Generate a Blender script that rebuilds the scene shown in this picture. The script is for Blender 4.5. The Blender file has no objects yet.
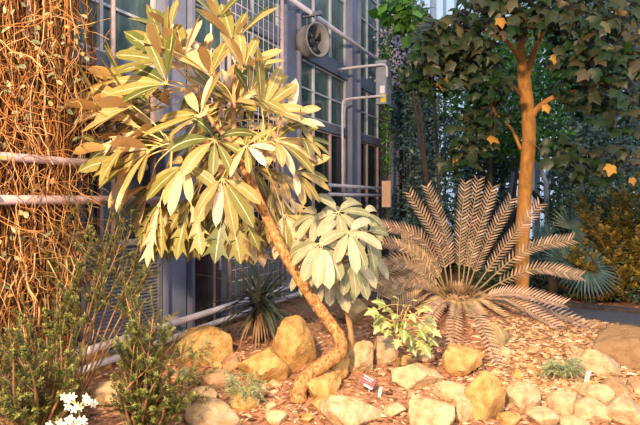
import bpy, math, random
from mathutils import Vector, Matrix, noise

C = bpy.context.scene.collection
V = Vector
F = 520.0            # focal length in pixels (640 wide)
EYE = 1.6            # camera height
HOR = 200.0          # horizon row

# ------------------------------------------------------------------ camera
cam = bpy.data.cameras.new('camera'); cam.sensor_width = 36; cam.lens = F / 640 * 36
cam.shift_y = -(212.5 - HOR) / 640
cam.clip_end = 200
camo = bpy.data.objects.new('camera', cam); C.objects.link(camo)
camo.location = (0, 0, EYE); camo.rotation_euler = (math.radians(90), 0, 0)
bpy.context.scene.camera = camo

# ------------------------------------------------------------------ light
W = bpy.data.worlds.new('sky'); bpy.context.scene.world = W; W.use_nodes = True
bg = W.node_tree.nodes['Background']; bg.inputs['Color'].default_value = (.66, .79, 1.0, 1); bg.inputs['Strength'].default_value = 0.74

def lamp(name, loc, aim, power, color, size, angle, blend=.6):
    l = bpy.data.lights.new(name, 'SPOT'); l.energy = power; l.color = color; l.shadow_soft_size = size
    l.spot_size = math.radians(angle); l.spot_blend = blend
    o = bpy.data.objects.new(name, l); C.objects.link(o); o.location = loc
    o.rotation_euler = (V(aim) - V(loc)).to_track_quat('-Z', 'Y').to_euler()
    return o
lamp('grow_lamp', (-1.7, -0.9, 4.3), (0.1, 5.0, 0.6), 2800, (1, .69, .43), .25, 110)
lamp('grow_lamp', (2.8, -0.6, 4.5), (1.8, 5.2, 0.6), 560, (1, .67, .38), .3, 105)

vs = bpy.context.scene.view_settings
vs.view_transform = 'Standard'; vs.look = 'None'; vs.gamma = 1; vs.use_curve_mapping = False
vs.exposure = 0.66

# ------------------------------------------------------------------ helpers
def at(px, py, D):
    return V(((px - 320) / F * D, D, EYE - (py - HOR) / F * D))

class MB:
    def __init__(s): s.v = []; s.f = []; s.uv = []; s.m = []; s.t = []
    def vert(s, p): s.v.append((p[0], p[1], p[2])); return len(s.v) - 1
    def face(s, idx, uv=None, m=0, t=0.0):
        s.f.append(tuple(idx)); s.uv.append(uv); s.m.append(m); s.t.append(t)
    def box(s, lo, hi, fn=None, m=0, t=0.):
        b = len(s.v)
        for z in (lo[2], hi[2]):
            for x, y in ((lo[0], lo[1]), (hi[0], lo[1]), (hi[0], hi[1]), (lo[0], hi[1])):
                p = V((x, y, z)); s.vert(fn(p) if fn else p)
        for q in ((3, 2, 1, 0), (4, 5, 6, 7), (0, 1, 5, 4), (1, 2, 6, 5), (2, 3, 7, 6), (3, 0, 4, 7)):
            s.face([b + i for i in q], None, m, t)
    def tube(s, pts, r, sides=6, m=0, t=0., cap=True):
        pts = [V(p) for p in pts]; n = len(pts)
        rr = r if isinstance(r, (list, tuple)) else [r] * n
        d0 = (pts[1] - pts[0]).normalized()
        a = d0.orthogonal().normalized(); rings = []
        for i in range(n):
            d = (pts[min(i + 1, n - 1)] - pts[max(i - 1, 0)])
            d = d.normalized() if d.length > 1e-9 else d0
            a = (a - d * a.dot(d))
            a = a.normalized() if a.length > 1e-6 else d.orthogonal().normalized()
            b = d.cross(a); ring = []
            for k in range(sides):
                w = 2 * math.pi * k / sides
                ring.append(s.vert(pts[i] + (a * math.cos(w) + b * math.sin(w)) * rr[i]))
            rings.append(ring)
        for i in range(n - 1):
            for k in range(sides):
                k2 = (k + 1) % sides
                s.face((rings[i][k], rings[i][k2], rings[i + 1][k2], rings[i + 1][k]), None, m, t)
        if cap:
            s.face(rings[0][::-1], None, m, t); s.face(rings[-1], None, m, t)
    def build(s, name, mats, parent=None, smooth=True, loc=None):
        me = bpy.data.meshes.new(name); loc = V(loc) if loc is not None else None
        vs_ = s.v if loc is None else [(x - loc.x, y - loc.y, z - loc.z) for x, y, z in s.v]
        me.from_pydata(vs_, [], s.f)
        if not isinstance(mats, (list, tuple)): mats = [mats]
        for m in mats: me.materials.append(m)
        if len(mats) > 1: me.polygons.foreach_set('material_index', s.m)
        if smooth: me.polygons.foreach_set('use_smooth', [True] * len(s.f))
        if any(u is not None for u in s.uv):
            L = me.uv_layers.new(name='UVMap'); fl = []
            for f, u in zip(s.f, s.uv):
                for k in range(len(f)): fl += list(u[k]) if u else [.5, 1.]
            L.data.foreach_set('uv', fl)
        if any(s.t):
            at_ = me.attributes.new('tint', 'FLOAT', 'FACE'); at_.data.foreach_set('value', s.t)
        me.update()
        o = bpy.data.objects.new(name, me); C.objects.link(o)
        if parent is not None:
            o.parent = parent
            o.location = (-V(parent_world(parent)) + (loc if loc is not None else V((0, 0, 0))))
        elif loc is not None: o.location = loc
        return o

def parent_world(p):
    w = V((0, 0, 0))
    while p is not None: w += V(p.location); p = p.parent
    return w

def tag(o, label, cat, group=None, kind=None):
    if label: o['label'] = label
    if cat: o['category'] = cat
    if group: o['group'] = group
    if kind: o['kind'] = kind
    return o
def thing(name, label, cat, loc, group=None):
    o = bpy.data.objects.new(name, None); C.objects.link(o); o.location = loc; o.empty_display_size = .1
    return tag(o, label, cat, group)
def struct(o): o['kind'] = 'structure'; return o

def catmull(P, n=6):
    P = [V(p) for p in P]; out = []
    Q = [P[0] * 2 - P[1]] + P + [P[-1] * 2 - P[-2]]
    for i in range(1, len(Q) - 2):
        a, b, c, d = Q[i - 1:i + 3]
        for k in range(n):
            t = k / n
            out.append(.5 * ((2 * b) + (c - a) * t + (2 * a - 5 * b + 4 * c - d) * t * t + (3 * b - a - 3 * c + d) * t ** 3))
    out.append(P[-1]); return out
def lerp(a, b, t): return a + (b - a) * t

# ------------------------------------------------------------------ materials
def newmat(name):
    m = bpy.data.materials.new(name); m.use_nodes = True
    nt = m.node_tree; nt.nodes.clear()
    out = nt.nodes.new('ShaderNodeOutputMaterial'); bs = nt.nodes.new('ShaderNodeBsdfPrincipled')
    nt.links.new(bs.outputs[0], out.inputs[0])
    return m, nt, bs, out
def ramp(nt, fac, stops):
    r = nt.nodes.new('ShaderNodeValToRGB'); e = r.color_ramp.elements
    while len(e) < len(stops): e.new(.5)
    for k, (p, c) in enumerate(stops): e[k].position = p; e[k].color = (*c, 1)
    nt.links.new(fac, r.inputs[0]); return r.outputs[0]
def noise_node(nt, scale, detail=4, rough=.6, stretch=None, dist=0):
    tc = nt.nodes.new('ShaderNodeTexCoord'); n = nt.nodes.new('ShaderNodeTexNoise')
    n.inputs['Scale'].default_value = scale; n.inputs['Detail'].default_value = detail; n.inputs['Roughness'].default_value = rough
    n.inputs['Distortion'].default_value = dist
    if stretch:
        mp = nt.nodes.new('ShaderNodeMapping'); mp.inputs['Scale'].default_value = stretch
        nt.links.new(tc.outputs['Object'], mp.inputs[0]); nt.links.new(mp.outputs[0], n.inputs['Vector'])
    else: nt.links.new(tc.outputs['Object'], n.inputs['Vector'])
    return n.outputs['Fac']
def bump(nt, bs, h, strength, dist=.02):
    b = nt.nodes.new('ShaderNodeBump'); b.inputs['Strength'].default_value = strength; b.inputs['Distance'].default_value = dist
    nt.links.new(h, b.inputs['Height']); nt.links.new(b.outputs[0], bs.inputs['Normal'])
def surf(name, stops, scale=6, rough=.8, bmp=.3, metal=0, spec=.3, stretch=None, dist=.01, detail=5):
    m, nt, bs, out = newmat(name)
    n = noise_node(nt, scale, detail, .65, stretch)
    nt.links.new(ramp(nt, n, stops), bs.inputs['Base Color'])
    bs.inputs['Roughness'].default_value = rough; bs.inputs['Metallic'].default_value = metal
    bs.inputs['Specular IOR Level'].default_value = spec
    if bmp: bump(nt, bs, n, bmp, dist)
    return m
def plain(name, c, rough=.6, metal=0, spec=.4, var=.12, scale=9):
    a = tuple(x * (1 - var) for x in c); b = tuple(min(1, x * (1 + var)) for x in c)
    return surf(name, [(.3, a), (.7, b)], scale, rough, 0, metal, spec)
def leafmat(name, tops, under, rib=None, transl=.22, rough=.45, spec=.4, veins=False):
    """tops: ramp colours picked per leaf (attribute tint), under: colour of the leaf's underside"""
    m, nt, bs, out = newmat(name)
    at_ = nt.nodes.new('ShaderNodeAttribute'); at_.attribute_name = 'tint'
    k = len(tops) - 1
    col = ramp(nt, at_.outputs['Fac'], [(i / max(k, 1), c) for i, c in enumerate(tops)])
    N = noise_node(nt, 14, 3)
    hs = nt.nodes.new('ShaderNodeHueSaturation')
    mr = nt.nodes.new('ShaderNodeMapRange'); mr.inputs[1].default_value = .25; mr.inputs[2].default_value = .75; mr.inputs[3].default_value = .78; mr.inputs[4].default_value = 1.2
    nt.links.new(N, mr.inputs[0]); nt.links.new(mr.outputs[0], hs.inputs['Value']); nt.links.new(col, hs.inputs['Color'])
    col = hs.outputs[0]
    def mix(fac, a, b):
        x = nt.nodes.new('ShaderNodeMix'); x.data_type = 'RGBA'
        if isinstance(fac, float): x.inputs[0].default_value = fac
        else: nt.links.new(fac, x.inputs[0])
        for s_, v in ((6, a), (7, b)):
            if isinstance(v, tuple): x.inputs[s_].default_value = (*v, 1)
            else: nt.links.new(v, x.inputs[s_])
        return x.outputs[2]
    if rib:
        uv = nt.nodes.new('ShaderNodeUVMap'); sp = nt.nodes.new('ShaderNodeSeparateXYZ'); nt.links.new(uv.outputs[0], sp.inputs[0])
        ab = nt.nodes.new('ShaderNodeMath'); ab.operation = 'ABSOLUTE'; nt.links.new(sp.outputs[1], ab.inputs[0])
        lt = nt.nodes.new('ShaderNodeMath'); lt.operation = 'LESS_THAN'; lt.inputs[1].default_value = .06; nt.links.new(ab.outputs[0], lt.inputs[0])
        col = mix(lt.outputs[0], col, rib)
    ge = nt.nodes.new('ShaderNodeNewGeometry')
    if under: col = mix(ge.outputs['Backfacing'], col, under)
    nt.links.new(col, bs.inputs['Base Color'])
    bs.inputs['Roughness'].default_value = rough; bs.inputs['Specular IOR Level'].default_value = spec
    if transl:
        tr = nt.nodes.new('ShaderNodeBsdfTranslucent'); nt.links.new(col, tr.inputs[0])
        mx = nt.nodes.new('ShaderNodeMixShader'); mx.inputs[0].default_value = transl
        nt.links.new(bs.outputs[0], mx.inputs[1]); nt.links.new(tr.outputs[0], mx.inputs[2]); nt.links.new(mx.outputs[0], out.inputs[0])
    return m

M = {}
M['ground'] = surf('ground', [(.25, (.16, .075, .04)), (.5, (.38, .195, .11)), (.75, (.56, .33, .21))], 22, .95, .8, 0, .1, None, .04)
M['path'] = surf('path', [(.3, (.06, .062, .075)), (.7, (.10, .105, .12))], 30, .8, .2)
M['kerb'] = surf('kerb', [(.3, (.035, .03, .03)), (.7, (.09, .075, .065))], 12, .8, .3)
M['column'] = surf('column_paint', [(.3, (.15, .17, .245)), (.7, (.21, .235, .32))], 3, .5, .05, 0, .4)
M['frame'] = surf('frame_paint', [(.3, (.36, .40, .46)), (.7, (.50, .54, .60))], 5, .45, .05, 0, .4)
M['beam'] = surf('beam_paint', [(.3, (.10, .12, .17)), (.7, (.15, .175, .23))], 4, .5, .05)
M['pink_steel'] = surf('weathered_steel', [(.3, (.32, .25, .26)), (.7, (.48, .37, .37))], 8, .5, .1)
M['wire'] = plain('galvanised_wire', (.55, .52, .55), .4, .3)
M['pipe'] = surf('pipe_paint', [(.3, (.48, .46, .52)), (.7, (.66, .63, .68))], 7, .4, .05, 0, .5)
M['grille'] = surf('grille_metal', [(.3, (.18, .185, .215)), (.7, (.28, .285, .31))], 10, .5, .1, .2)
M['darkbox'] = surf('rusty_metal', [(.3, (.045, .03, .03)), (.7, (.10, .065, .06))], 6, .6, .1)
M['plinth'] = surf('plinth', [(.3, (.05, .05, .06)), (.7, (.09, .09, .10))], 6, .8, .2)
M['fan_shell'] = surf('fan_shell', [(.3, (.17, .175, .185)), (.7, (.25, .25, .26))], 5, .45, .05)
M['fan_dark'] = plain('fan_dark', (.02, .021, .026), .5)
M['boxgrey'] = plain('box_grey', (.24, .27, .34), .5)
M['yellow'] = plain('sticker_yellow', (.75, .55, .05), .6)
M['white'] = plain('white_plastic', (.8, .8, .8), .5)
M['wood'] = surf('pale_wood', [(.3, (.50, .30, .20)), (.7, (.72, .48, .34))], 8, .8, .3, 0, .2, (6, 6, 1))
M['bark_orange'] = surf('flaky_bark', [(.34, (.13, .06, .022)), (.46, (.36, .18, .065)), (.58, (.52, .29, .115)), (.72, (.72, .50, .27))], 46, .9, .7, 0, .12, (1, 1, .6), .02, 8)
M['bark_tan'] = surf('smooth_bark', [(.3, (.26, .15, .07)), (.55, (.46, .29, .14)), (.8, (.60, .42, .24))], 14, .85, .6, 0, .15, (3, 3, .6), .015)
M['bark_tree'] = surf('tree_bark', [(.3, (.30, .13, .035)), (.6, (.48, .24, .065)), (.8, (.56, .32, .10))], 16, .85, .5, 0, .15, (1, 1, .5), .015)
M['bark_dark'] = surf('dark_bark', [(.3, (.03, .025, .02)), (.7, (.08, .06, .045))], 12, .9, .5)
M['twig'] = plain('twig', (.26, .15, .07), .8, var=.3)
M['petiole'] = plain('petiole', (.72, .56, .22), .5)
M['label_red'] = plain('label_plum', (.22, .07, .08), .4)
ROCK = []
for i, st in enumerate([[(.30, (.28, .155, .055)), (.5, (.54, .335, .12)), (.7, (.66, .45, .20))],
                        [(.30, (.34, .22, .11)), (.5, (.60, .43, .24)), (.7, (.70, .55, .35))],
                        [(.30, (.24, .14, .075)), (.5, (.44, .27, .15)), (.7, (.56, .37, .22))],
                        [(.25, (.26, .20, .11)), (.5, (.42, .33, .17)), (.75, (.55, .44, .24))],
                        [(.25, (.22, .13, .06)), (.5, (.32, .20, .10)), (.75, (.40, .27, .14))]]):
    m = surf('sandstone_%d' % i, st, 11, .9, 1, 0, .12, None, .035, 8); ROCK.append(m)

M['schef'] = leafmat('schefflera_leaf', [(.08, .105, .018), (.22, .20, .045), (.50, .35, .13), (.70, .57, .38)], (.58, .36, .13), (.70, .60, .40))
M['schef2'] = leafmat('round_leaf', [(.20, .22, .10), (.34, .33, .18), (.48, .45, .29)], (.46, .42, .26), (.62, .58, .42))
M['cycad'] = leafmat('cycad_frond', [(.11, .085, .05), (.30, .19, .115), (.60, .41, .29)], (.42, .28, .19), None, .12, .55)
M['cycad_dry'] = leafmat('cycad_dry', [(.38, .25, .11), (.60, .43, .23)], (.56, .40, .22), None, .12, .7)
M['rachis'] = plain('rachis', (.26, .18, .075), .6)
M['yew'] = leafmat('yew_needle', [(.035, .055, .012), (.10, .125, .026), (.28, .29, .07)], (.2, .21, .07), None, .1, .5)
M['golden'] = leafmat('golden_conifer', [(.11, .085, .012), (.24, .17, .022), (.40, .27, .04)], None, None, .15, .6)
M['vine'] = [surf('vine_a', [(.3, (.28, .12, .035)), (.7, (.44, .21, .07))], 8, .9, 0, 0, .1), surf('vine_b', [(.3, (.14, .06, .018)), (.7, (.26, .115, .038))], 8, .9, 0, 0, .1), surf('vine_c', [(.3, (.40, .24, .10)), (.7, (.56, .37, .19))], 8, .9, 0, 0, .1), surf('vine_d', [(.3, (.06, .026, .01)), (.7, (.12, .05, .02))], 8, .9, 0, 0, .1)]
M['ivyleaf'] = leafmat('creeper_leaf', [(.12, .17, .09), (.22, .26, .14), (.34, .33, .17), (.44, .25, .06)], (.3, .32, .2), None, .2)
M['strap'] = leafmat('strap_leaf', [(.07, .09, .04), (.14, .16, .07), (.28, .26, .12)], (.2, .2, .1), None, .1, .35, .5)
M['strap_dry'] = leafmat('strap_dry', [(.26, .15, .07), (.42, .28, .15)], None, None, .1, .8)
M['lime'] = leafmat('lime_leaf', [(.24, .30, .07), (.36, .42, .12), (.48, .52, .22)], (.40, .44, .2), (.78, .78, .4), .3)
M['feather'] = leafmat('feather_leaf', [(.15, .21, .09), (.28, .34, .16), (.42, .46, .24)], None, None, .2, .6)
M['palm'] = leafmat('fan_palm', [(.03, .06, .045), (.07, .125, .10), (.14, .22, .19)], None, None, .15, .4)
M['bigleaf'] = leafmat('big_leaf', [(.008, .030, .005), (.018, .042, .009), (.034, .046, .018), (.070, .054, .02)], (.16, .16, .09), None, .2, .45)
M['yellowleaf'] = leafmat('yellow_leaf', [(.40, .19, .025), (.52, .29, .045)], None, None, .3, .5)
M['dark1'] = leafmat('dark_foliage', [(.02, .045, .022), (.05, .095, .045), (.10, .17, .085)], None, None, .15, .4)
M['dark2'] = leafmat('green_foliage', [(.02, .07, .012), (.06, .18, .025), (.15, .36, .05)], None, None, .3, .45)
M['dark3'] = leafmat('blue_foliage', [(.03, .065, .05), (.075, .14, .11), (.17, .27, .22)], None, None, .15, .4)
M['petal'] = leafmat('white_petal', [(.78, .74, .66), (.82, .80, .76)], None, None, .25, .6)
M['pinkpetal'] = leafmat('pale_petal', [(.62, .58, .66), (.50, .32, .45)], None, None, .25, .6)
M['yellowpetal'] = plain('flower_eye', (.7, .5, .08))
M['mulch'] = leafmat('mulch', [(.10, .05, .026), (.32, .165, .085), (.54, .32, .18), (.70, .50, .33)], None, None, 0, .95, .1)
M['gravel'] = leafmat('gravel', [(.33, .17, .08), (.50, .29, .13), (.66, .44, .23), (.74, .55, .38)], None, None, 0, .95, .1)

def glass(name, c, dirt):
    m, nt, bs, out = newmat(name)
    n = noise_node(nt, 2.2, 6, .7, (1, 1, .5), .8)
    n2 = noise_node(nt, 18, 4, .7, (1, 1, .25))
    mul = nt.nodes.new('ShaderNodeMath'); mul.operation = 'MULTIPLY'; nt.links.new(n, mul.inputs[0]); nt.links.new(n2, mul.inputs[1])
    nt.links.new(ramp(nt, mul.outputs[0], [(.16, c), (.40, dirt)]), bs.inputs['Base Color'])
    bs.inputs['Roughness'].default_value = .12; bs.inputs['Specular IOR Level'].default_value = .5
    return m
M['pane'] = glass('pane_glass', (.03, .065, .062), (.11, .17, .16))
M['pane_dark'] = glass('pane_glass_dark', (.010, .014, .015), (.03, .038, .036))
def clearglass():
    m, nt, bs, out = newmat('clear_glass')
    tr = nt.nodes.new('ShaderNodeBsdfTransparent'); tr.inputs[0].default_value = (.93, .96, .97, 1)
    gl = nt.nodes.new('ShaderNodeBsdfGlossy'); gl.inputs['Roughness'].default_value = .05
    mx = nt.nodes.new('ShaderNodeMixShader'); mx.inputs[0].default_value = .12
    nt.links.new(tr.outputs[0], mx.inputs[1]); nt.links.new(gl.outputs[0], mx.inputs[2]); nt.links.new(mx.outputs[0], out.inputs[0])
    return m
M['clear'] = clearglass()

# ------------------------------------------------------------------ ground
def path_side(x, y):            # >0 : beyond the bed's far edge (towards the path)
    # line through (4.4,6.85) and (2.2,8.15)
    nx, ny = .525, .851
    return (x - 4.12) * nx + (y - 6.7) * ny
def gz(x, y):
    h = .50 * math.exp(-(((x - 1.45) / 1.8) ** 2 + ((y - 5.7) / 1.4) ** 2))
    h += .07 * math.exp(-(((x + 1.9) / 1.5) ** 2 + ((y - 4.6) / 1.5) ** 2))
    h += .025 * noise.noise(V((x * 1.3, y * 1.3, 0))) + .012 * noise.noise(V((x * 4, y * 4, 3)))
    s = path_side(x, y)
    k = min(1, max(0, (s + .9) / .9)); k = k * k * (3 - 2 * k)
    return lerp(h, -.06, k)
def hit(px, py):
    D = 2.5
    while D < 14:
        x = (px - 320) / F * D
        if EYE - (py - HOR) / F * D <= gz(x, D): break
        D += .01
    return V(((px - 320) / F * D, D, gz((px - 320) / F * D, D)))
def on_ground(px, D):
    x = (px - 320) / F * D; return V((x, D, gz(x, D)))

g = MB(); xs = [-5 + .1 * i for i in range(181)]; ys = [1.2 + .1 * j for j in range(185)]
for y in ys:
    for x in xs: g.vert((x, y, gz(x, y)))
n = len(xs)
for j in range(len(ys) - 1):
    for i in range(n - 1):
        g.face((j * n + i, j * n + i + 1, (j + 1) * n + i + 1, (j + 1) * n + i))
struct(g.build('ground', M['ground']))
# path strip beside the bed and its kerb
pd = V((.851, -.525, 0)); pn = V((.525, .851, 0)); pc = V((4.12, 6.7, 0))
def pfn(p): q = pc + pd * p.x + pn * p.y; return V((q.x, q.y, p.z))
m = MB(); m.box((-6, .0, -.07), (7, .72, -.005), pfn); struct(m.build('path', M['path'], None, False))
m = MB(); m.box((-6, .72, -.08), (7, .86, .05), pfn); struct(m.build('trim_1', M['kerb'], None, False))

# ------------------------------------------------------------------ glass wall on the left
WD = 4.1
wu = V((.436, .9, 0)).normalized(); wn = V((.9, -.436, 0)).normalized(); wo = -wn * WD
def wf(p): q = wo + wu * p.x + wn * p.y; return V((q.x, q.y, p.z))      # (along, off the wall, z)
def wp(t, o, z): return wf(V((t, o, z)))

m = MB()
m.box((1.0, -.20, -.1), (17.6, -.02, .95), wf, 0)               # plinth
m.box((1.0, -.20, .95), (17.6, -.02, 1.07), wf, 1)
m.box((1.0, -.20, 2.88), (17.6, .0, 3.04), wf, 1)
m.box((1.0, -.20, 4.02), (17.6, .02, 4.28), wf, 1)
m.box((1.0, -.20, 6.9), (17.6, .02, 7.2), wf, 1)
struct(m.build('wall_left', [M['plinth'], M['beam']], None, False))
cols = [1.93, 4.63, 7.31, 10.0, 12.7, 15.4]
for i, c in enumerate(cols):
    m = MB(); w = .25
    m.box((c - w, -.22, -.1), (c + w, -.05, 7.1), wf)
    m.box((c - w, -.05, -.1), (c - w + .05, .10, 7.1), wf); m.box((c + w - .05, -.05, -.1), (c + w, .10, 7.1), wf)
    m.box((c - .16, -.05, -.1), (c + .16, .04, 7.1), wf)
    struct(m.build('trim_%d' % (i + 2), M['column'], None, False))
wi = 1
for i in range(6):
    a = cols[i] + .25; b = (cols[i + 1] - .25) if i < 5 else 17.5
    for (z0, z1, rows, kind) in ((1.07, 2.88, 1, 'pane_dark'), (3.04, 4.02, 2, 'pane'), (4.28, 6.9, 4, 'pane')):
        root = thing('window_%d' % wi, None, None, wp(a, -.1, z0)); struct(root)
        fr = MB(); k = 3
        for q in range(k + 1):
            t = lerp(a + .025, b - .025, q / k)
            fr.box((t - .018, -.12, z0), (t + .018, -.03, z1), wf)
        for q in range(rows + 1):
            z = lerp(z0 + .02, z1 - .02, q / rows); fr.box((a, -.11, z - .014), (b, -.04, z + .014), wf)
        struct(fr.build('window_frame', M['frame'] if kind == 'pane' else M['pink_steel'], root, False))
        pn_ = MB(); pn_.box((a, -.085, z0), (b, -.075, z1), wf)
        struct(pn_.build('window_pane', M[kind], root, False)); wi += 1

# far gable of the glasshouse
root = MB()
for k in range(43):
    x = 1.5 + .385 * k; w = .09 if k % 3 == 0 else .035
    root.box((x - w, 17.4, -.1), (x + w, 17.6, 10), None, 0)
for z in (0, 1.4, 2.8, 4.2, 5.6, 7.0, 8.4): root.box((1.4, 17.42, z), (17.8, 17.56, z + .09), None, 0)
struct(root.build('wall_back', M['frame'], None, False))
root = MB(); root.box((1.4, 17.48, -.1), (17.8, 17.50, 10)); struct(root.build('window_%d' % wi, M['clear'], None, False))

# lower louvred panels
for a, b, lab in ((2.2, 3.28, 'grey louvred panel low on the glass wall, behind the dry creeper'),
                  (3.32, 4.36, 'grey louvred panel low on the wall between the dry creeper and the wide column'),
                  (5.32, 7.0, 'long grey louvred panel behind the wire trellis'),
                  (7.6, 9.7, 'grey louvred panel low on the wall behind the two leaning stems')):
    r = thing('ventilation_grille', lab, 'grille', wp((a + b) / 2, .0, .06), 'grilles along the wall foot')
    f = MB()
    for (lo, hi) in (((a, .0, .06), (a + .05, .07, 1.2)), ((b - .05, .0, .06), (b, .07, 1.2)), ((a, .0, .06), (b, .07, .12)), ((a, .0, 1.14), (b, .07, 1.2))): f.box(lo, hi, wf)
    f.build('panel_frame', M['grille'], r, False)
    s = MB(); z = .12
    while z < 1.13:
        bi = len(s.v)
        for (t, o, zz) in ((a + .05, .055, z), (b - .05, .055, z), (b - .05, .015, z + .034), (a + .05, .015, z + .034)): s.vert(wp(t, o, zz))
        s.face((bi, bi + 1, bi + 2, bi + 3))
        bi = len(s.v)
        for (t, o, zz) in ((a + .05, .015, z + .034), (b - .05, .015, z + .034), (b - .05, .055, z + .036), (a + .05, .055, z + .036)): s.vert(wp(t, o, zz))
        s.face((bi, bi + 1, bi + 2, bi + 3)); z += .036
    s.build('slats', M['grille'], r, False)
# dark upright cabinet beside the column
r = thing('metal_cabinet', 'dark rusty brown metal cabinet between the wide column and the wire trellis', 'cabinet', wp(5.07, .1, .05))
m = MB(); m.box((4.93, .0, .0), (5.22, .22, 1.55), wf); m.build('body', M['darkbox'], r, False)
m = MB(); m.box((4.95, .22, .08), (5.20, .235, 1.5), wf); dd = m.build('door', M['darkbox'], r, False)
m = MB(); m.box((5.15, .235, .75), (5.17, .26, .9), wf); m.build('handle', M['wire'], dd, False)

# wire trellis
r = thing('wire_trellis', 'tall galvanised wire trellis in a steel frame standing against the glass wall', 'trellis', wp(5.9, .3, .1))
for t in (5.25, 6.54):
    m = MB(); m.tube([wp(t, .32, .04), wp(t, .32, 4.6)], .028, 8); m.build('post', M['pink_steel'], r)
m = MB(); z = .15
while z < 4.6: m.tube([wp(5.25, .32, z), wp(6.54, .32, z)], .0065, 4); z += .145
k = 5.25 + .13
while k < 6.5: m.tube([wp(k, .325, .12), wp(k, .325, 4.58)], .0055, 4); k += .13
m.build('wire_mesh', M['wire'], r)

def pipe(name, label, pts, rad, mat, group=None, brackets=()):
    r = thing(name, label, 'pipe', pts[0], group)
    m = MB(); m.tube(pts, rad, 10); m.build('tube', mat, r)
    for b in brackets:
        q = MB(); q.box((b[0] - .02, .0, b[2] - .02), (b[0] + .02, b[1] + .03, b[2] + .02), wf); q.build('bracket', M['wire'], r, False)
    return r
pipe('heating_pipe', 'pale grey pipe low along the wall foot, upper of the pair near the soil', [wp(3.05, .34, .30), wp(10.2, .34, .34)], .036, M['pipe'], 'heating pipes', [(4.4, .34, .31), (6.9, .34, .32), (9.5, .34, .33)])
pipe('heating_pipe', 'pale grey pipe low along the wall foot, lower of the pair just above the soil', [wp(3.05, .34, .15), wp(10.2, .34, .19)], .033, M['pipe'], 'heating pipes', [(4.4, .34, .16), (6.9, .34, .17), (9.5, .34, .18)])
pipe('heating_pipe', 'pinkish pipe through the dry creeper at eye height, lower of two', [wp(1.4, .56, 1.6), wp(3.9, .56, 1.6)], .036, M['pink_steel'], 'heating pipes', [(1.6, .56, 1.6), (3.75, .56, 1.6)])
pipe('heating_pipe', 'pinkish pipe through the dry creeper, upper of two', [wp(1.4, .56, 1.90), wp(3.62, .56, 1.90)], .032, M['pink_steel'], 'heating pipes', [(1.6, .56, 1.90), (3.5, .56, 1.90)])
pipe('heating_pipe', 'grey pipe along the far wall windows reaching the hanging board, upper of two', [wp(8.2, .3, 1.86), wp(11.6, .3, 1.86)], .03, M['pipe'], 'heating pipes', [(8.5, .3, 1.86), (11.2, .3, 1.86)])
pipe('heating_pipe', 'grey pipe along the far wall windows reaching the hanging board, lower of two', [wp(8.2, .3, 1.70), wp(11.6, .3, 1.70)], .03, M['pipe'], 'heating pipes', [(8.5, .3, 1.70), (11.2, .3, 1.70)])
pipe('wall_pipe', 'long grey pipe running high along the wall past the round fan', [wp(4.6, .22, 4.66), wp(14.5, .22, 4.74)], .038, M['pipe'], None, [(5.2, .2, 4.66), (7.3, .2, 4.68), (10, .2, 4.7), (12.7, .2, 4.73)])
# window rods
m = MB(); m.tube([wp(3.66, .1, .9), wp(3.66, .1, 4.7)], .024, 8); tag(m.build('upright_pole', M['pink_steel']), 'thin pinkish upright pole on the glass wall at the edge of the dry creeper', 'pole')
m = MB(); m.tube([wp(4.98, .3, .03), wp(4.98, .3, 1.9)], .016, 8); tag(m.build('upright_pole', M['pink_steel']), 'thin upright rod standing just beside the dark rusty cabinet', 'pole')
m = MB(); m.tube(catmull([wp(5.15, .14, 4.9), wp(5.10, .16, 3.6), wp(5.12, .16, 2.6), wp(5.08, .14, 1.2)], 5), .010, 6); tag(m.build('hanging_cable', M['white']), 'white cable hanging down beside the trellis post', 'cable')
# steel crosspieces behind creeper
m = MB(); m.tube([wp(2.54, .46, 1.9), wp(2.54, .46, 3.6)], .022, 8); tag(m.build('upright_pole', M['pink_steel']), 'rusty pale pole inside the dry creeper', 'pole')

# round duct fan
fc = at(311, 41.5, 8.6); ax = V((.72, -.69, -.03)).normalized()
r = thing('duct_fan', 'round grey duct fan hanging from a bracket high on the glass wall', 'fan', fc)
fa = V((0, 0, 1)).cross(ax).normalized(); fb = ax.cross(fa)
def fpt(rad, w, l): return fc + ax * l + (fa * math.cos(w) + fb * math.sin(w)) * rad
m = MB(); prof = [(.255, -.16), (.268, -.16), (.272, 0), (.268, .16), (.285, .175), (.255, .175), (.250, .0), (.255, -.16)]
NS = 40
for k in range(NS):
    for (rad, l) in prof: m.vert(fpt(rad, 2 * math.pi * k / NS, l))
P_ = len(prof)
for k in range(NS):
    for j in range(P_ - 1):
        k2 = (k + 1) % NS; m.face((k * P_ + j, k2 * P_ + j, k2 * P_ + j + 1, k * P_ + j + 1))
m.build('housing', M['fan_shell'], r)
m = MB(); m.tube([fc - ax * .12, fc + ax * .02, fc + ax * .06], [.085, .085, .05], 16); m.build('motor', M['fan_dark'], r)
for b in range(4):
    m = MB(); w0 = b * math.pi / 2 + .5
    for (rad, dw0, dw1) in ((.07, -.25, .25), (.15, -.28, .3), (.235, -.2, .38)):
        m.vert(fpt(rad, w0 + dw0, .0)); m.vert(fpt(rad, w0 + dw1, .06))
    m.face((0, 1, 3, 2)); m.face((2, 3, 5, 4)); o = m.build('blade', M['fan_dark'], r)
    sm = o.modifiers.new('thick', 'SOLIDIFY'); sm.thickness = .006
m = MB()
for w in (.3, .3 + 2.09, .3 + 4.19): m.tube([fpt(.05, w, -.10), fpt(.262, w, -.13)], .009, 6)
m.build('motor_strut', M['fan_dark'], r)
m = MB(); top = fc + V((0, 0, .27))
m.tube([top + ax * .1, top + V((0, 0, .14)) + ax * .1], .012, 6); m.tube([top - ax * .1, top + V((0, 0, .14)) - ax * .1], .012, 6)
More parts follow.
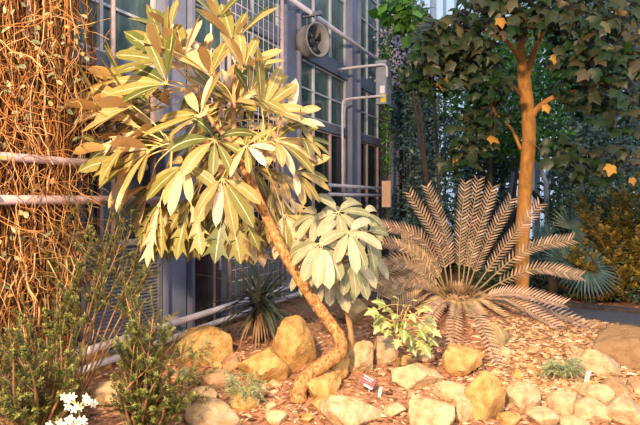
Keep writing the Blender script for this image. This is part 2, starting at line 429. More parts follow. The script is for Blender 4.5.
q = fc + V((0, 0, .41)); tt = q.dot(wu); oo = q.dot(wn) + WD
m.box((tt - .03, -.05, q.z), (tt + .03, oo + .2, q.z + .07), wf); m.build('bracket', M['beam'], r, False)

# pipe loop carrying a grey junction box
bx = at(384, 84, 9.87)
r = thing('junction_box', 'grey upright junction box held off the glass wall by two bent pipes', 'box', bx)
to, ob = bx.dot(wu), bx.dot(wn) + WD
m = MB(); m.box((to - .14, ob - .11, 3.40), (to + .14, ob + .09, 4.20), wf); m.box((to - .15, ob - .12, 4.17), (to + .15, ob + .10, 4.22), wf); m.build('housing', M['boxgrey'], r, False)
m = MB(); m.box((to - .142, ob - .02, 3.43), (to - .139, ob + .08, 3.58), wf); m.build('sticker', M['yellow'], r, False)['label'] = 'yellow warning sticker'
m = MB(); m.box((to - .144, ob - .03, 3.6), (to - .14, ob + .06, 3.74), wf); m.build('sticker', M['white'], r, False)['label'] = 'white sticker'
m = MB(); m.tube(catmull([wp(to, .0, 4.12), wp(to - .22, .06, 4.12), wp(to - .22, ob - .1, 4.12), wp(to - .20, ob + .04, 4.12), wp(to - .12, ob + .09, 4.08), wp(to - .1, ob + .09, 3.9)], 5), .025, 8); m.build('pipe_arm', M['pipe'], r)
m = MB(); m.tube(catmull([wp(to - .2, .12, 1.75), wp(to - .2, .12, 2.6), wp(to - .2, .12, 3.42), wp(to - .2, .18, 3.52), wp(to - .2, .3, 3.54), wp(to - .2, ob - .1, 3.54), wp(to - .15, ob + .02, 3.54), wp(to - .13, ob + .05, 3.52)], 5), .024, 8); m.build('pipe_arm', M['pipe'], r)
# hanging board
hb = at(386.5, 194, 9.9)
r = thing('hanging_board', 'small pale wooden board hanging on a cable under the grey junction box', 'board', hb)
m = MB(); ux = V((.9, -.43, 0)).normalized(); uy = V((.43, .9, 0)).normalized()
def hf(p): q = hb + ux * p.x + uy * p.y; return V((q.x, q.y, hb.z + p.z))
m.box((-.085, -.025, -.25), (.085, .025, .25), hf); m.build('plank', M['wood'], r, False)
m = MB(); m.tube([hb + V((0, 0, .25)), V((hb.x, hb.y, 3.45))], .008, 6); m.build('cable', M['wire'], r)

# ------------------------------------------------------------------ leaf builders
def rnd(R, a, b): return a + (b - a) * R.random()
def leaflet(mb, base, d, N, L, Wd, droop=.4, fold=.18, kind='oval', tint=0., m=0, steps=7):
    """one leaf blade: grows from base along d, upper face along N, bends towards the ground"""
    base = V(base); d = V(d).normalized(); N = V(N); p = base.copy(); rows = []
    if kind == 'lobed': steps = 12
    for i in range(steps + 1):
        t = i / steps
        side = d.cross(N)
        side = side.normalized() if side.length > 1e-5 else d.orthogonal()
        up = side.cross(d).normalized(); N = up
        if kind == 'oval': w = 2.05 * (t ** .85) * (1 - t) ** .60 * .62 * 1.25
        elif kind == 'round': w = 2.0 * (t ** .62) * (1 - t) ** .48 * .62 * 1.15
        elif kind == 'strap': w = min(1, t * 8 + .5) * (1 - t ** 2.2) * .95
        elif kind == 'lobed':
            e = 2.0 * (t ** .9) * (1 - t) ** .5 * .62 * 1.5
            w = e * (1.1 if i % 3 == 0 else (.55 if i % 3 == 1 else .45)) if 1 < i < steps else e
        fw = (L * .17 if (kind == 'lobed' and i % 3 == 0 and 1 < i < steps) else 0)
        h = Wd * .5 * max(w, 0.02 if i < steps else 0)
        a = p + side * h + up * (fold * h) + d * fw; b = p - side * h + up * (fold * h) + d * fw
        rows.append((mb.vert(a), mb.vert(p), mb.vert(b), t))
        st = L / steps; p = p + d * st
        d = (d + V((0, 0, -1)) * droop * (1.4 / steps)).normalized()
    for i in range(steps):
        a0, c0, b0, t0 = rows[i]; a1, c1, b1, t1 = rows[i + 1]
        mb.face((c0, a0, a1, c1), ((t0, 0), (t0, 1), (t1, 1), (t1, 0)), m, tint)
        mb.face((b0, c0, c1, b1), ((t0, -1), (t0, 0), (t1, 0), (t1, -1)), m, tint)

def compound(mb, R, c, A, L, n, kind='oval', droop=.5, spread=.25, ratio=.36, tints=(.2, .9), fold=.18, arc=2 * math.pi, gravity=.25, out=None):
    A = V(A).normalized(); a = A.orthogonal().normalized(); b = A.cross(a); w0 = rnd(R, 0, 6.28)
    for k in range(n):
        w = w0 + arc * k / n + rnd(R, -.12, .12)
        rad = a * math.cos(w) + b * math.sin(w)
        d = (rad + A * rnd(R, spread - .15, spread + .15) + V((0, 0, -1)) * gravity * rnd(R, .6, 1.3) + (out if out else V((0, 0, 0)))).normalized()
        l = L * rnd(R, .78, 1.1)
        s0 = c + d * l * .10
        mb.tube([c, s0], .0035, 3, 1, 0, False)
        leaflet(mb, s0, d, (A + rad * .1).normalized(), l * .9, l * ratio * rnd(R, .85, 1.15), droop * rnd(R, .6, 1.4), fold, kind, rnd(R, *tints), 0)

def petiole(p0, p1, R, sag=.06, r0=.006, r1=.0042):
    mid = (p0 + p1) / 2 + V((rnd(R, -.03, .03), rnd(R, -.03, .03), sag * (p1 - p0).length))
    return catmull([p0, mid, p1], 4), [lerp(r0, r1, i / 8) for i in range(9)]

# ------------------------------------------------------------------ leaning umbrella tree with cream leaves
R = random.Random(7)
b0 = hit(299, 396)
root = thing('umbrella_tree', 'tall leaning umbrella tree with cream yellow palmate leaves and a bent flaky stem', 'tree', b0)
tr = [at(298, 402, 3.98), at(299, 390, 4.0), at(308, 376, 4.03), at(325, 363, 4.1), at(340, 352, 4.15), at(339, 337, 4.18), at(325, 316, 4.2), at(308, 292, 4.2), at(285, 255, 4.2), at(262, 207, 4.22), at(245, 170, 4.25), at(237, 150, 4.28)]
tp = catmull(tr, 6); nn = len(tp)
rad = [lerp(.066, .037, min(1, i / nn * 1.15)) * (1 + .025 * math.sin(i * 1.9) + .025 * math.sin(i * 4.3)) for i in range(nn)]
for i in range(6): rad[i] *= 1.12 - i * .02
m = MB(); m.tube(tp, rad, 14); m.build('trunk', M['bark_orange'], root)
nodes = []
for pts in ([at(238, 153, 4.27), at(234, 128, 4.3), at(234, 95, 4.3), at(236, 66, 4.28)], [at(237, 150, 4.27), at(222, 132, 4.3), at(205, 112, 4.35), at(196, 88, 4.4)],
            [at(236, 146, 4.28), at(212, 142, 4.2), at(190, 142, 4.15), at(172, 148, 4.1)], [at(239, 155, 4.27), at(255, 146, 4.2), at(272, 142, 4.15)], [at(241, 160, 4.25), at(228, 166, 4.12), at(212, 166, 4.05)]):
    c = catmull(pts, 5); m = MB(); m.tube(c, [lerp(.030, .012, i / (len(c) - 1)) for i in range(len(c))], 7); m.build('branch', M['bark_tan'], root)
    nodes += c[5:]
# (px, py, depth, blade length px, blades, kind, axis x, axis up, gravity)
LV = [(165, 62, 4.15, 48, 9, 'oval', -.3, .5, .25), (184, 58, 4.2, 42, 7, 'oval', -.2, .8, .0), (210, 76, 4.1, 42, 9, 'oval', 0, .8, .1), (233, 43, 4.2, 46, 9, 'oval', .1, .8, .05),
      (243, 70, 4.05, 42, 8, 'oval', .3, .5, .1), (262, 110, 4.05, 46, 9, 'oval', .5, .4, .2), (122, 78, 4.2, 40, 7, 'oval', -.7, .3, .3), (133, 106, 4.05, 52, 8, 'oval', -.6, .1, .35),
      (141, 131, 4.1, 52, 8, 'lobed', -.6, .1, .35), (167, 84, 4.0, 50, 9, 'oval', -.3, .2, .7), (246, 146, 3.92, 32, 8, 'oval', .1, .3, .4), (222, 178, 3.95, 46, 7, 'oval', -.1, .1, .9),
      (226, 200, 4.0, 50, 7, 'lobed', 0, .1, 1.6), (185, 165, 3.95, 44, 8, 'oval', -.2, .2, .6), (160, 202, 3.9, 50, 5, 'lobed', -.1, .3, 2.2), (190, 200, 4.0, 46, 6, 'lobed', 0, .1, 1.8),
      (272, 188, 4.5, 52, 8, 'lobed', .5, .1, 1.1), (295, 172, 4.1, 36, 8, 'oval', .6, .3, .5), (302, 138, 4.15, 32, 7, 'oval', .6, .5, .4), (276, 140, 4.0, 40, 8, 'oval', .5, .3, .4),
      (136, 165, 4.1, 46, 8, 'oval', -.5, .1, .8), (112, 150, 4.2, 36, 7, 'oval', -.6, .1, .5), (150, 150, 4.0, 44, 8, 'oval', -.3, .2, .6), (200, 115, 4.0, 46, 8, 'oval', -.1, .5, .4),
      (215, 140, 3.95, 40, 8, 'oval', 0, .4, .5), (250, 212, 4.45, 44, 6, 'lobed', .2, .1, 1.9), (284, 214, 4.45, 40, 7, 'oval', .4, .1, 1.0),
      (176, 222, 4.1, 34, 6, 'oval', -.1, .1, 1.4), (218, 20, 4.3, 32, 6, 'oval', -.1, .9, -.1), (170, 30, 4.3, 32, 6, 'oval', -.3, .9, -.1), (250, 95, 4.1, 42, 8, 'oval', .3, .4, .3),
      (105, 112, 4.3, 40, 7, 'oval', -.6, .2, .4), (150, 185, 4.25, 42, 7, 'oval', -.3, .1, 1.1), (207, 190, 4.2, 44, 7, 'oval', 0, .1, 1.3),
      (240, 182, 4.5, 40, 7, 'oval', .1, .2, .9), (222, 100, 4.4, 44, 8, 'oval', .1, .6, .3), (180, 130, 4.4, 44, 8, 'oval', -.3, .4, .4),
      (290, 120, 4.2, 36, 6, 'oval', .6, .5, .2), (155, 130, 4.45, 44, 8, 'oval', -.4, .2, .6), (252, 232, 4.45, 30, 5, 'lobed', .1, .1, 1.9)]
FR = random.Random(19)
for k in range(46):
    w = FR.uniform(0, 6.28); q = FR.random() ** .6; px, py = 207 + 98 * q * math.cos(w), 140 + 104 * q * math.sin(w) - 6
    if px > 270 and py < 90: continue
    LV.append((px, py, FR.uniform(4.34, 4.66), FR.uniform(24, 36), FR.choice([6, 7, 8]), 'lobed' if py > 190 and FR.random() < .5 else 'oval', (px - 222) / 160, FR.uniform(.1, .6), .3 + max(0, (py - 110) / 90)))
cc = at(222, 135, 4.25)
for k, (px, py, D, L, nb, kind, axx, axz, gr) in enumerate(LV):
    c = at(px, py, D); A = V((axx + rnd(R, -.35, .35), -.55, axz + rnd(R, -.2, .3))); l = L / F * D * 1.22; nb = max(5, nb - 1) if kind == 'oval' else 4; ov = V((c.x - cc.x, 0, c.z - cc.z)); ov = ov.normalized() * .75 * min(1, ov.length / .45)
    pp = min(nodes, key=lambda q: abs((q - c).length - .30))
    pth, prr = petiole(pp, c, R)
    top = py < 50
    mb = MB(); tn = (.0, .9) if not top else (.0, .75)
    compound(mb, R, c, A, l, nb, kind, .22 if py < 120 else .5, .25, (.40 if kind == 'oval' else .46), (.0, .45) if py < 50 else ((.25, 1) if k % 3 else (.0, .5)), .16, gravity=gr * (.35 if py < 120 else .8), out=ov)
    lo = mb.build('leaf', [M['schef'], M['petiole']], root, loc=c)
    q = MB(); q.tube(pth, prr, 5); q.build('petiole', M['petiole'], lo)

# ------------------------------------------------------------------ small rounder-leaved one
R = random.Random(11)
root = thing('umbrella_plant', 'smaller umbrella plant with rounded grey green leaves on a thin upright stem', 'plant', on_ground(352, 4.45))
base = on_ground(352, 4.45)
st = catmull([base - V((0, 0, .05)), at(350, 360, 4.43), at(351, 335, 4.4), at(347, 310, 4.4), at(345, 280, 4.4), at(342, 250, 4.4), at(338, 228, 4.4)], 5)
m = MB(); m.tube(st, [lerp(.032, .014, i / (len(st) - 1)) for i in range(len(st))], 9); m.build('stem', M['bark_tan'], root)
for (px, py, D, L, nb, axx, axz, gr) in [(321, 243, 4.05, 38, 9, -.1, .45, .8), (349, 232, 4.05, 34, 8, .2, .5, .7), (338, 212, 4.3, 30, 8, .1, .8, .3), (318, 216, 4.35, 28, 8, -.2, .8, .3), (366, 232, 4.25, 30, 7, .6, .5, .6),
                                          (352, 262, 4.15, 32, 7, .3, .2, 1.0), (330, 272, 4.25, 34, 7, 0, .2, 1.2), (302, 238, 4.35, 30, 7, -.6, .5, .6), (364, 214, 4.45, 26, 7, .5, .7, .3), (310, 262, 4.4, 32, 7, -.4, .3, 1.0), (370, 255, 4.4, 28, 7, .6, .3, .9)]:
    c = at(px, py, D); mb = MB(); compound(mb, R, c, V((axx, -.7, axz)), L / F * D * 1.2, max(6, nb - 1), 'round', .7, .2, .46, (.1, 1), .14, gravity=gr)
    lo = mb.build('leaf', [M['schef2'], M['petiole']], root, loc=c)
    pp = min(st[12:], key=lambda q: abs((q - c).length - .22)); pth, prr = petiole(pp, c, R)
    q = MB(); q.tube(pth, prr, 5); q.build('petiole', M['petiole'], lo)

# ------------------------------------------------------------------ cycad
R = random.Random(5)
cb = at(458, 297, 5.5)
root = thing('cycad', 'large cycad with pinkish feather fronds radiating from a stubby scaly crown', 'cycad', V((cb.x, cb.y, gz(cb.x, cb.y))))
m = MB(); g0 = gz(cb.x, cb.y)
m.tube([V((cb.x, cb.y, g0 - .1)), V((cb.x, cb.y, g0 + .1)), cb - V((0, 0, .06)), cb + V((0, 0, .03))], [.19, .21, .20, .10], 16); m.build('caudex', M['bark_tan'], root)
m = MB()
for k in range(110):
    w = rnd(R, 0, 6.28); el = rnd(R, .1, 1.3); d = V((math.cos(w) * math.cos(el), math.sin(w) * math.cos(el), math.sin(el)))
    leaflet(m, cb + V((d.x, d.y, d.z * .4)) * .16 + V((0, -.04, .02)), d + V((0, 0, .3)), V((d.x, d.y, 1)), rnd(R, .06, .12), .04, .1, .1, 'oval', rnd(R, 0, 1), 0, 3)
m.build('crown_scales', M['strap_dry'], root)
def frond(tip, mid, name='frond', mat='cycad', wl=.17, twist=0, tint=(.1, .9), N=None, npair=25):
    e_ = mid - cb; e_.z *= .4; pts = catmull([cb + e_.normalized() * .14 - V((0, 0, .03)), mid, tip], 14); npt = len(pts)
    mb = MB(); rc = MB()
    rc.tube(pts, [lerp(.010, .003, i / (npt - 1)) for i in range(npt)], 5)
    Nn = V(N) if N else V((0, -.75, .65))
    for k in range(npair):
        s = .24 + .76 * (k / (npair - 1)); x = s * (npt - 1); i = min(int(x), npt - 2); p = pts[i].lerp(pts[i + 1], x - i)
        d = (pts[i + 1] - pts[i]).normalized(); side = d.cross(Nn).normalized(); up = side.cross(d).normalized()
        l = wl * .86 * (math.sin(math.pi * min(1, .12 + .80 * (s - .2))) ** .5) * rnd(R, .92, 1.06)
        for sg in (-1, 1):
            dd = (side * sg * .74 + d * .66 + up * .30).normalized()
            leaflet(mb, p, dd, (up - side * sg * .3 + V((rnd(R, -.1, .1), 0, rnd(R, -.1, .1)))), l, .021, .05, .05, 'strap', rnd(R, *tint), 0, 3)
    o = mb.build(name, M[mat], root); rc.build('rachis', M['rachis'], o)
    return o
# tip px, tip depth, mid px, mid depth
for (tx, ty, td, mx, my, md, wl) in [(427, 188, 6.15, 446, 238, 6.15, .17), (409, 194, 6.0, 438, 243, 6.0, .17), (465, 184, 6.3, 460, 240, 6.2, .17), (478, 181, 6.45, 468, 240, 6.25, .17), (492, 188, 6.2, 475, 242, 6.15, .17), (511, 200, 6.35, 484, 248, 6.25, .17),
                                      (539, 205, 6.0, 505, 246, 6.0, .17), (571, 240, 5.8, 523, 252, 5.9, .17), (579, 276, 5.6, 530, 270, 5.75, .17),
                                      (381, 226, 6.1, 423, 240, 6.1, .18), (366, 240, 5.9, 412, 252, 5.95, .18), (366, 268, 5.8, 413, 266, 5.85, .18), (372, 288, 5.6, 415, 283, 5.75, .16),
                                      (451, 371, 5.15, 452, 328, 5.55, .13), (497, 368, 5.2, 480, 326, 5.6, .13), (555, 330, 5.45, 510, 307, 5.7, .16), (562, 304, 5.55, 510, 293, 5.75, .16), (416, 352, 5.25, 432, 318, 5.6, .14), (590, 332, 5.9, 535, 305, 6.0, .15), (400, 315, 5.5, 425, 300, 5.75, .14)]:
    down = ty > 290
    if down and ty > 310:
        tip = hit(tx, ty); tip.z += .04; mid = cb.lerp(tip, .5) + V((0, 0, .13)); mid.z = max(mid.z, gz(mid.x, mid.y) + .12)
    else: tip, mid = at(tx, ty, td * .917), at(mx, my, md * .917)
    frond(tip, mid, 'frond', 'cycad', wl if down else wl * .80, 0, (.65, 1) if down else (.1, .8), (0, -.6, .8) if down else (0, -.85, .5))
for (tx, ty, td, mx, my, md) in [(378, 292, 5.9, 412, 272, 6.05), (392, 300, 5.7, 424, 284, 5.9), (402, 240, 6.35, 428, 262, 6.25), (370, 275, 6.2, 410, 262, 6.2)]:
    o = frond(at(tx, ty, td * .917), at(mx, my, md * .917), 'dry_frond', 'cycad_dry', .21); o['label'] = 'dry tan frond'

for k in range(16):
    w = 2 * math.pi * k / 16 + rnd(R, -.15, .15); l = rnd(R, .35, .6)
    q = V((cb.x + math.cos(w) * l, cb.y + math.sin(w) * l, 0)); q.z = gz(q.x, q.y) + rnd(R, .03, .07); h = cb.lerp(q, .5) + V((0, 0, .05))
    o = frond(q, h, 'dry_frond', 'cycad_dry', .11, N=(0, -.3, 1), npair=18); o['label'] = 'dry tan frond'

# ------------------------------------------------------------------ rocks
def rock(px, py, w, h, mat, label, seed, cat='rock', group=None, name='rock', flat=0., tilt=0.):
    R = random.Random(seed); p = hit(px, min(423, py + h * .36) if py < 420 else py + 2); D = p.y
    sx, sz = w / F * D / 2, max(h / F * D / 2, .02); sy = min(sx, sz * 1.6) * rnd(R, .9, 1.15)
    if sy < .5 * sx: sy = .7 * sx
    planes = []
    for k in range(10):
        d = V((R.gauss(0, 1), R.gauss(0, 1), R.gauss(0, 1))).normalized(); planes.append((d, rnd(R, .52, .84)))
    planes += [(V((0, 0, -1)), .75), (V((rnd(R, -.3, .3), -rnd(R, .1, .6), 1)).normalized(), rnd(R, .72, .85))]
    me = base_ico.copy(); off = V((seed * 3.1, seed * 1.7, 0))
    co = []
    for v in base_ico.vertices:
        d = v.co.normalized(); r_ = 1.0
        for (nn_, hh) in planes:
            k = nn_.dot(d)
            if k > .05: r_ = min(r_, hh / k)
        r_ += .02 * noise.noise(d * 2.3 + off) + .022 * noise.noise(d * 7 + off) + .012 * noise.noise(d * 15 + off)
        q = d * r_; q = V((q.x * sx * 1.36, q.y * sy * 1.3, q.z * sz * 1.36))
        ca, sa = math.cos(tilt), math.sin(tilt); q = V((q.x * ca - q.z * sa, q.y, q.x * sa + q.z * ca))
        co += [q.x, q.y, q.z]
    me.vertices.foreach_set('co', co); me.materials.append(ROCK[mat])
    me.polygons.foreach_set('use_smooth', [True] * len(me.polygons)); me.update(); me.set_sharp_from_angle(angle=math.radians(22))
    o = bpy.data.objects.new(name, me); C.objects.link(o)
    zc = EYE - (py - HOR) / F * (D + sy * .3)
    X = (px - 320) / F * (D + sy * .3)
    o.location = (X, D + sy * .3, min(zc, gz(X, D + sy * .3) + sz * .72)); me.name = name
    return tag(o, label, cat, group)
import bmesh
base_ico = bpy.data.meshes.new('rock_base'); bm = bmesh.new(); bmesh.ops.create_icosphere(bm, subdivisions=4, radius=1); bm.to_mesh(base_ico); bm.free()
RK = [(205, 345, 47, 38, 0, 'big rounded yellow boulder below the low pipes, beside the dark conifer shrub'),
      (291, 347, 36, 56, 0, 'tall wedge shaped yellow rock leaning under the strap leaved plant', .25),
      (262, 368, 41, 38, 0, 'rounded ochre boulder just in front of the tall wedge shaped rock'),
      (322, 387, 34, 25, 0, 'ochre rock the bent stem rests on at its base'),
      (333, 369, 34, 26, 0, 'ochre rock in the bend between both stems'),
      (362, 360, 24, 33, 1, 'squarish upright pale rock just beside the thin stem'),
      (384, 350, 23, 28, 1, 'knobbly pale rock between the squarish rock and the lime leaved seedling'),
      (350, 413, 60, 30, 1, 'wide pale flat topped boulder at the bottom edge in front of the plum plant label'),
      (416, 376, 43, 27, 1, 'angular cream rock below the lime leaved seedling'),
      (395, 410, 19, 11, 1, 'small cream stone alone on bare soil beside the wide pale boulder'),
      (324, 403, 26, 14, 0, 'low ochre stone in front of the stem base rock'),
      (276, 417, 17, 13, 1, 'small pale stone at the bottom edge below the feathery green plant'),
      (214, 380, 26, 22, 2, 'brown tinged rock under the rounded ochre and yellow boulders'),
      (201, 395, 24, 18, 1, 'pale broken stone beside the dark conifer shrub, above the wide bottom edge slab'),
      (216, 415, 46, 24, 1, 'wide pale slab at the bottom edge next to the dark conifer shrub'),
      (179, 404, 18, 18, 1, 'pale stone half hidden by the dark conifer shrub tips'),
      (232, 364, 15, 16, 2, 'small greyish stone wedged between the two big yellow boulders'),
      (464, 361, 32, 32, 0, 'yellow rock touched by the tip of a drooping cycad frond'),
      (447, 391, 25, 17, 1, 'low tan rock between the cream rock and the frond touched rock'),
      (433, 414, 54, 28, 1, 'broad tan boulder at the bottom edge beside the round white stone'),
      (462, 409, 24, 24, 1, 'round whitish stone between the broad tan boulder and the tall square rock'),
      (484, 399, 33, 48, 0, 'tall square ochre rock with a flat top near the bottom edge'),
      (524, 400, 30, 27, 1, 'angular cream rock beside the tall square ochre rock'),
      (497, 335, 21, 23, 3, 'grey green upright stone under the drooping cycad fronds'),
      (504, 352, 11, 8, 1, 'tiny pale pebble below the grey green upright stone'),
      (565, 404, 26, 23, 1, 'pale rock with a blunt top below the low grey green herb'),
      (595, 394, 26, 20, 1, 'squarish cream rock near the white plant tag'),
      (592, 412, 30, 20, 1, 'low cream rock in front of the squarish one'),
      (617, 392, 23, 23, 2, 'brownish rock beside the squarish cream rock'),
      (634, 386, 15, 13, 2, 'small pinkish stone at the edge beside the brownish rock'),
      (624, 413, 38, 30, 1, 'large angular ochre rock in the bottom corner'),
      (601, 364, 37, 23, 1, 'long sloping pinkish cream rock in front of the smooth brown boulder', -.3),
      (624, 350, 50, 40, 4, 'big smooth brown boulder below the golden conifer'),
      (593, 325, 15, 11, 2, 'small round stone beside the grey path'),
      (541, 418, 26, 16, 1, 'flat cream stone at the bottom edge between two angular rocks'),
      (570, 421, 28, 13, 1, 'flat tan stone at the bottom edge under the blunt topped rock'),
      (508, 421, 24, 12, 0, 'flat ochre stone at the bottom edge beside the tall square rock'),
      (99, 361, 22, 22, 0, 'yellow rock showing between the dark conifer shrubs below the rail end'),
      (244, 398, 26, 26, 0, 'ochre rock mostly hidden under the feathery green plant'),
      (355, 312, 22, 26, 3, 'grey stone standing behind the thin stem'),
      (120, 392, 40, 22, 1, 'pale rock half buried behind the white flowers'),
      (30, 398, 34, 20, 1, 'pale rock under the low conifer shrub in the bottom corner'),
      (388, 288, 34, 20, 1, 'tan rock behind the dry cycad fronds'),
      (427, 332, 22, 18, 2, 'brown rock under the cycad crown')]
for k, rk in enumerate(RK):
    rock(*rk[:5], rk[5], 100 + k, tilt=rk[6] if len(rk) > 6 else 0)
R = random.Random(77); k = 0
spots = [(R.uniform(505, 640), R.uniform(345, 408)) for _ in range(34)] + [(R.uniform(190, 500), R.uniform(355, 420)) for _ in range(26)]
for (px, py) in spots:
    s = rnd(R, 5, 11)
    rock(px, py, s * rnd(R, 1, 1.5), s * rnd(R, .7, 1), R.choice([0, 1, 1, 2]), 'small loose sandstone pebble lying on the mulch between the larger rocks', 500 + k, 'pebble', 'loose pebbles on the mulch', 'pebble'); k += 1

# mulch chips and gravel: uncountable
R = random.Random(3)
def chips(name, label, cat, mat, count, xr, yr, s0, s1, dens):
    mb = MB(); c = 0
    while c < count:
        px, py = rnd(R, *xr), rnd(R, *yr); p = hit(px, py)
        if p.y > 9 or R.random() > dens(px, py): c += .2; continue
        if (p.dot(wn) + WD) < .1: c += .2; continue
        L = rnd(R, s0, s1); w = rnd(R, 0, 6.28); d = V((math.cos(w), math.sin(w), rnd(R, -.15, .25))).normalized()
        sd = V((-math.sin(w), math.cos(w), rnd(R, -.3, .3))).normalized(); up = d.cross(sd)
        wd = L * rnd(R, .2, .6); th = L * rnd(R, .12, .4); o_ = p + V((0, 0, th * .3)); b = len(mb.v); t = R.random() ** 1.1
        for (a1, a2, a3) in ((-1, 0, 0), (0, -1, .1), (1, .1, 0), (.1, 1, 0), (-.2, 0, 1), (.1, .1, -1)):
            mb.vert(o_ + d * a1 * L * .5 + sd * a2 * wd * .5 + up * a3 * th * .5)
        for q in ((0, 1, 4), (1, 2, 4), (2, 3, 4), (3, 0, 4), (1, 0, 5), (2, 1, 5), (3, 2, 5), (0, 3, 5)): mb.face([b + i for i in q], None, 0, max(t, .001))
        c += 1
    return tag(mb.build(name, M[mat], None, False), label, cat, None, 'stuff')
chips('wood_mulch', 'brown wood chip mulch covering the planting bed', 'mulch', 'mulch', 5200, (60, 640), (300, 425), .02, .085, lambda x, y: 1)
chips('gravel', 'orange gravel spread over the bed in front of the cycad', 'gravel', 'gravel', 3000, (440, 640), (318, 410), .03, .11, lambda x, y: min(1, max(.1, (x - 440) / 90)))

# ------------------------------------------------------------------ dry creeper curtain
R = random.Random(21)
root = thing('dry_creeper', 'curtain of dry orange brown creeper stems hanging over the glass wall', 'creeper', wp(2.7, .25, .1))
mb = MB()
for k in range(620):
    px = R.uniform(-30, 70) if k % 5 else R.uniform(-30, 92)
    off = rnd(R, .12, .55); D = (WD - off) / (.436 - .9 * (px - 320) / F); t0 = (at(px, 200, D)).dot(wu)
    z = rnd(R, 3.2, 4.6); ze = rnd(R, .0, 1.9) if R.random() < .7 else rnd(R, 1.2, 2.6); pts = []
    s1, s2, w = rnd(R, 0, 50), rnd(R, 0, 50), 0
    amp = rnd(R, .05, .30)
    while z > ze:
        pts.append(wp(t0 + amp * noise.noise(V((s1, z * 1.1, 0))) + .05 * noise.noise(V((s1, z * 5, 4))), off + .1 * noise.noise(V((s2, z * 1.3, 8))), z)); z -= .12
    if len(pts) < 3: continue
    mb.tube(pts, rnd(R, .002, .005) if R.random() < .92 else rnd(R, .007, .011), 4, R.choice([0, 0, 1, 1, 1, 2, 3, 3]), 0, False)
for k in range(1000):   # criss-crossing side shoots
    px = R.uniform(-20, 82); off = rnd(R, .15, .6); D = (WD - off) / (.436 - .9 * (px - 320) / F); p = at(px, R.uniform(-10, 320), D)
    d = V((rnd(R, -1, 1), rnd(R, -.4, .2), rnd(R, -1.2, .5))).normalized(); pts = [p]
    for j in range(R.randint(4, 11)):
        d = (d + V((rnd(R, -.5, .5), rnd(R, -.3, .3), rnd(R, -.6, .4)))).normalized(); p = p + d * .06
        if p.dot(wn) + WD < .1: p = p + wn * .1
        pts.append(p)
    mb.tube(pts, rnd(R, .0018, .004), 3, R.choice([0, 0, 2, 1]), 0, False)
for k in range(9):     # stout pale stems low down
    px = R.uniform(0, 66); e = R.uniform(-1, 1); pts = [at(px + e * j * 7 + R.uniform(-5, 5), 330 - j * 20 + R.uniform(-6, 6) + (abs(e) * j * 8), 3.75 + R.uniform(-.05, .05)) for j in range(5)]
    mb.tube(catmull(pts, 5), rnd(R, .004, .008), 5, 2, 0, False)
mb.build('stems', M['vine'], root)
mb = MB()
for k in range(230):
    px = R.uniform(-10, 84); py = R.uniform(0, 300) if k % 2 else R.uniform(0, 120); off = rnd(R, .3, .65); D = (WD - off) / (.436 - .9 * (px - 320) / F)
    leaflet(mb, at(px, py, D), V((rnd(R, -1, 1), rnd(R, -.5, .1), rnd(R, -.8, .3))), V((rnd(R, -.4, .4), -1, .6)), rnd(R, .04, .085), rnd(R, .03, .055), .5, .2, 'round', R.random(), 0, 4)
mb.build('leaves', M['ivyleaf'], root)

# ------------------------------------------------------------------ conifer shrubs in front of the creeper
def sprig(mb, st, p, d, L, R, nl=.026, m=0, dens=85, tip=True, width=.0042):
    n = max(4, int(L / .03)); pts = [p.copy()]
    for j in range(n):
        d = (d + V((rnd(R, -.16, .16), rnd(R, -.16, .16), rnd(R, -.08, .14)))).normalized(); pts.append(pts[-1] + d * L / n)
    st.tube(pts, [lerp(.0038, .0016, i / n) for i in range(n + 1)], 3, 0, 0, False)
    for j in range(int(L * dens)):
        x = R.random() ** .85 * n; i = min(int(x), n - 1); q = pts[i].lerp(pts[i + 1], x - i); dd = (pts[i + 1] - pts[i]).normalized()
        a = dd.orthogonal().normalized(); b = dd.cross(a); w = rnd(R, 0, 6.28); rr = a * math.cos(w) + b * math.sin(w)
        e = (rr + dd * rnd(R, .35, .9)).normalized(); s = e.cross(dd); s = s.normalized() if s.length > 1e-4 else a
        l = nl * rnd(R, .7, 1.2) * (.65 if x > n * .85 else 1); t = min(1, max(.001, rnd(R, .05, .55) + (.45 if x > n * .8 else 0)))
        k = len(mb.v); wd = width
        for v in (q - s * wd * .5, q + s * wd * .5, q + e * l * .7 + s * wd * .6, q + e * l, q + e * l * .7 - s * wd * .6): mb.vert(v)
        mb.face((k, k + 1, k + 2, k + 3, k + 4), None, m, t)
    return pts[-1]
def shrub(label, cat, base, branches, seed, mat='yew', name='conifer_shrub', nl=.026, side=(7, 12), sl=(.09, .21), dens=430, width=.0040, stemmat='twig', br=.012, start=.22):
    R = random.Random(seed); root = thing(name, label, cat, base)
    fo = MB(); tw = MB(); stem = MB()
    for (tip, bow) in branches:
        mid = base.lerp(tip, .5) + bow
        c = catmull([base - V((0, 0, .04)), mid, tip], 8); n = len(c)
        stem.tube(c, [lerp(br, .003, i / (n - 1)) for i in range(n)], 5)
        for k in range(R.randint(*side)):
            x = rnd(R, start, 1) * (n - 1); i = min(int(x), n - 2); p = c[i].lerp(c[i + 1], x - i); d = (c[i + 1] - c[i]).normalized()
            o = V((rnd(R, -1, 1), rnd(R, -1, .7), rnd(R, -.2, .8)))
            sprig(fo, tw, p, (d * .7 + o).normalized(), rnd(R, *sl), R, nl, 0, dens, True, width)
        d = (c[-1] - c[-2]).normalized(); sprig(fo, tw, c[-1], d, rnd(R, *sl), R, nl, 0, dens, True, width)
    stem.build('stem', M[stemmat], root); fo.build('foliage', M[mat], root); tw.build('twigs', M[stemmat], root)
    return root
R = random.Random(31)
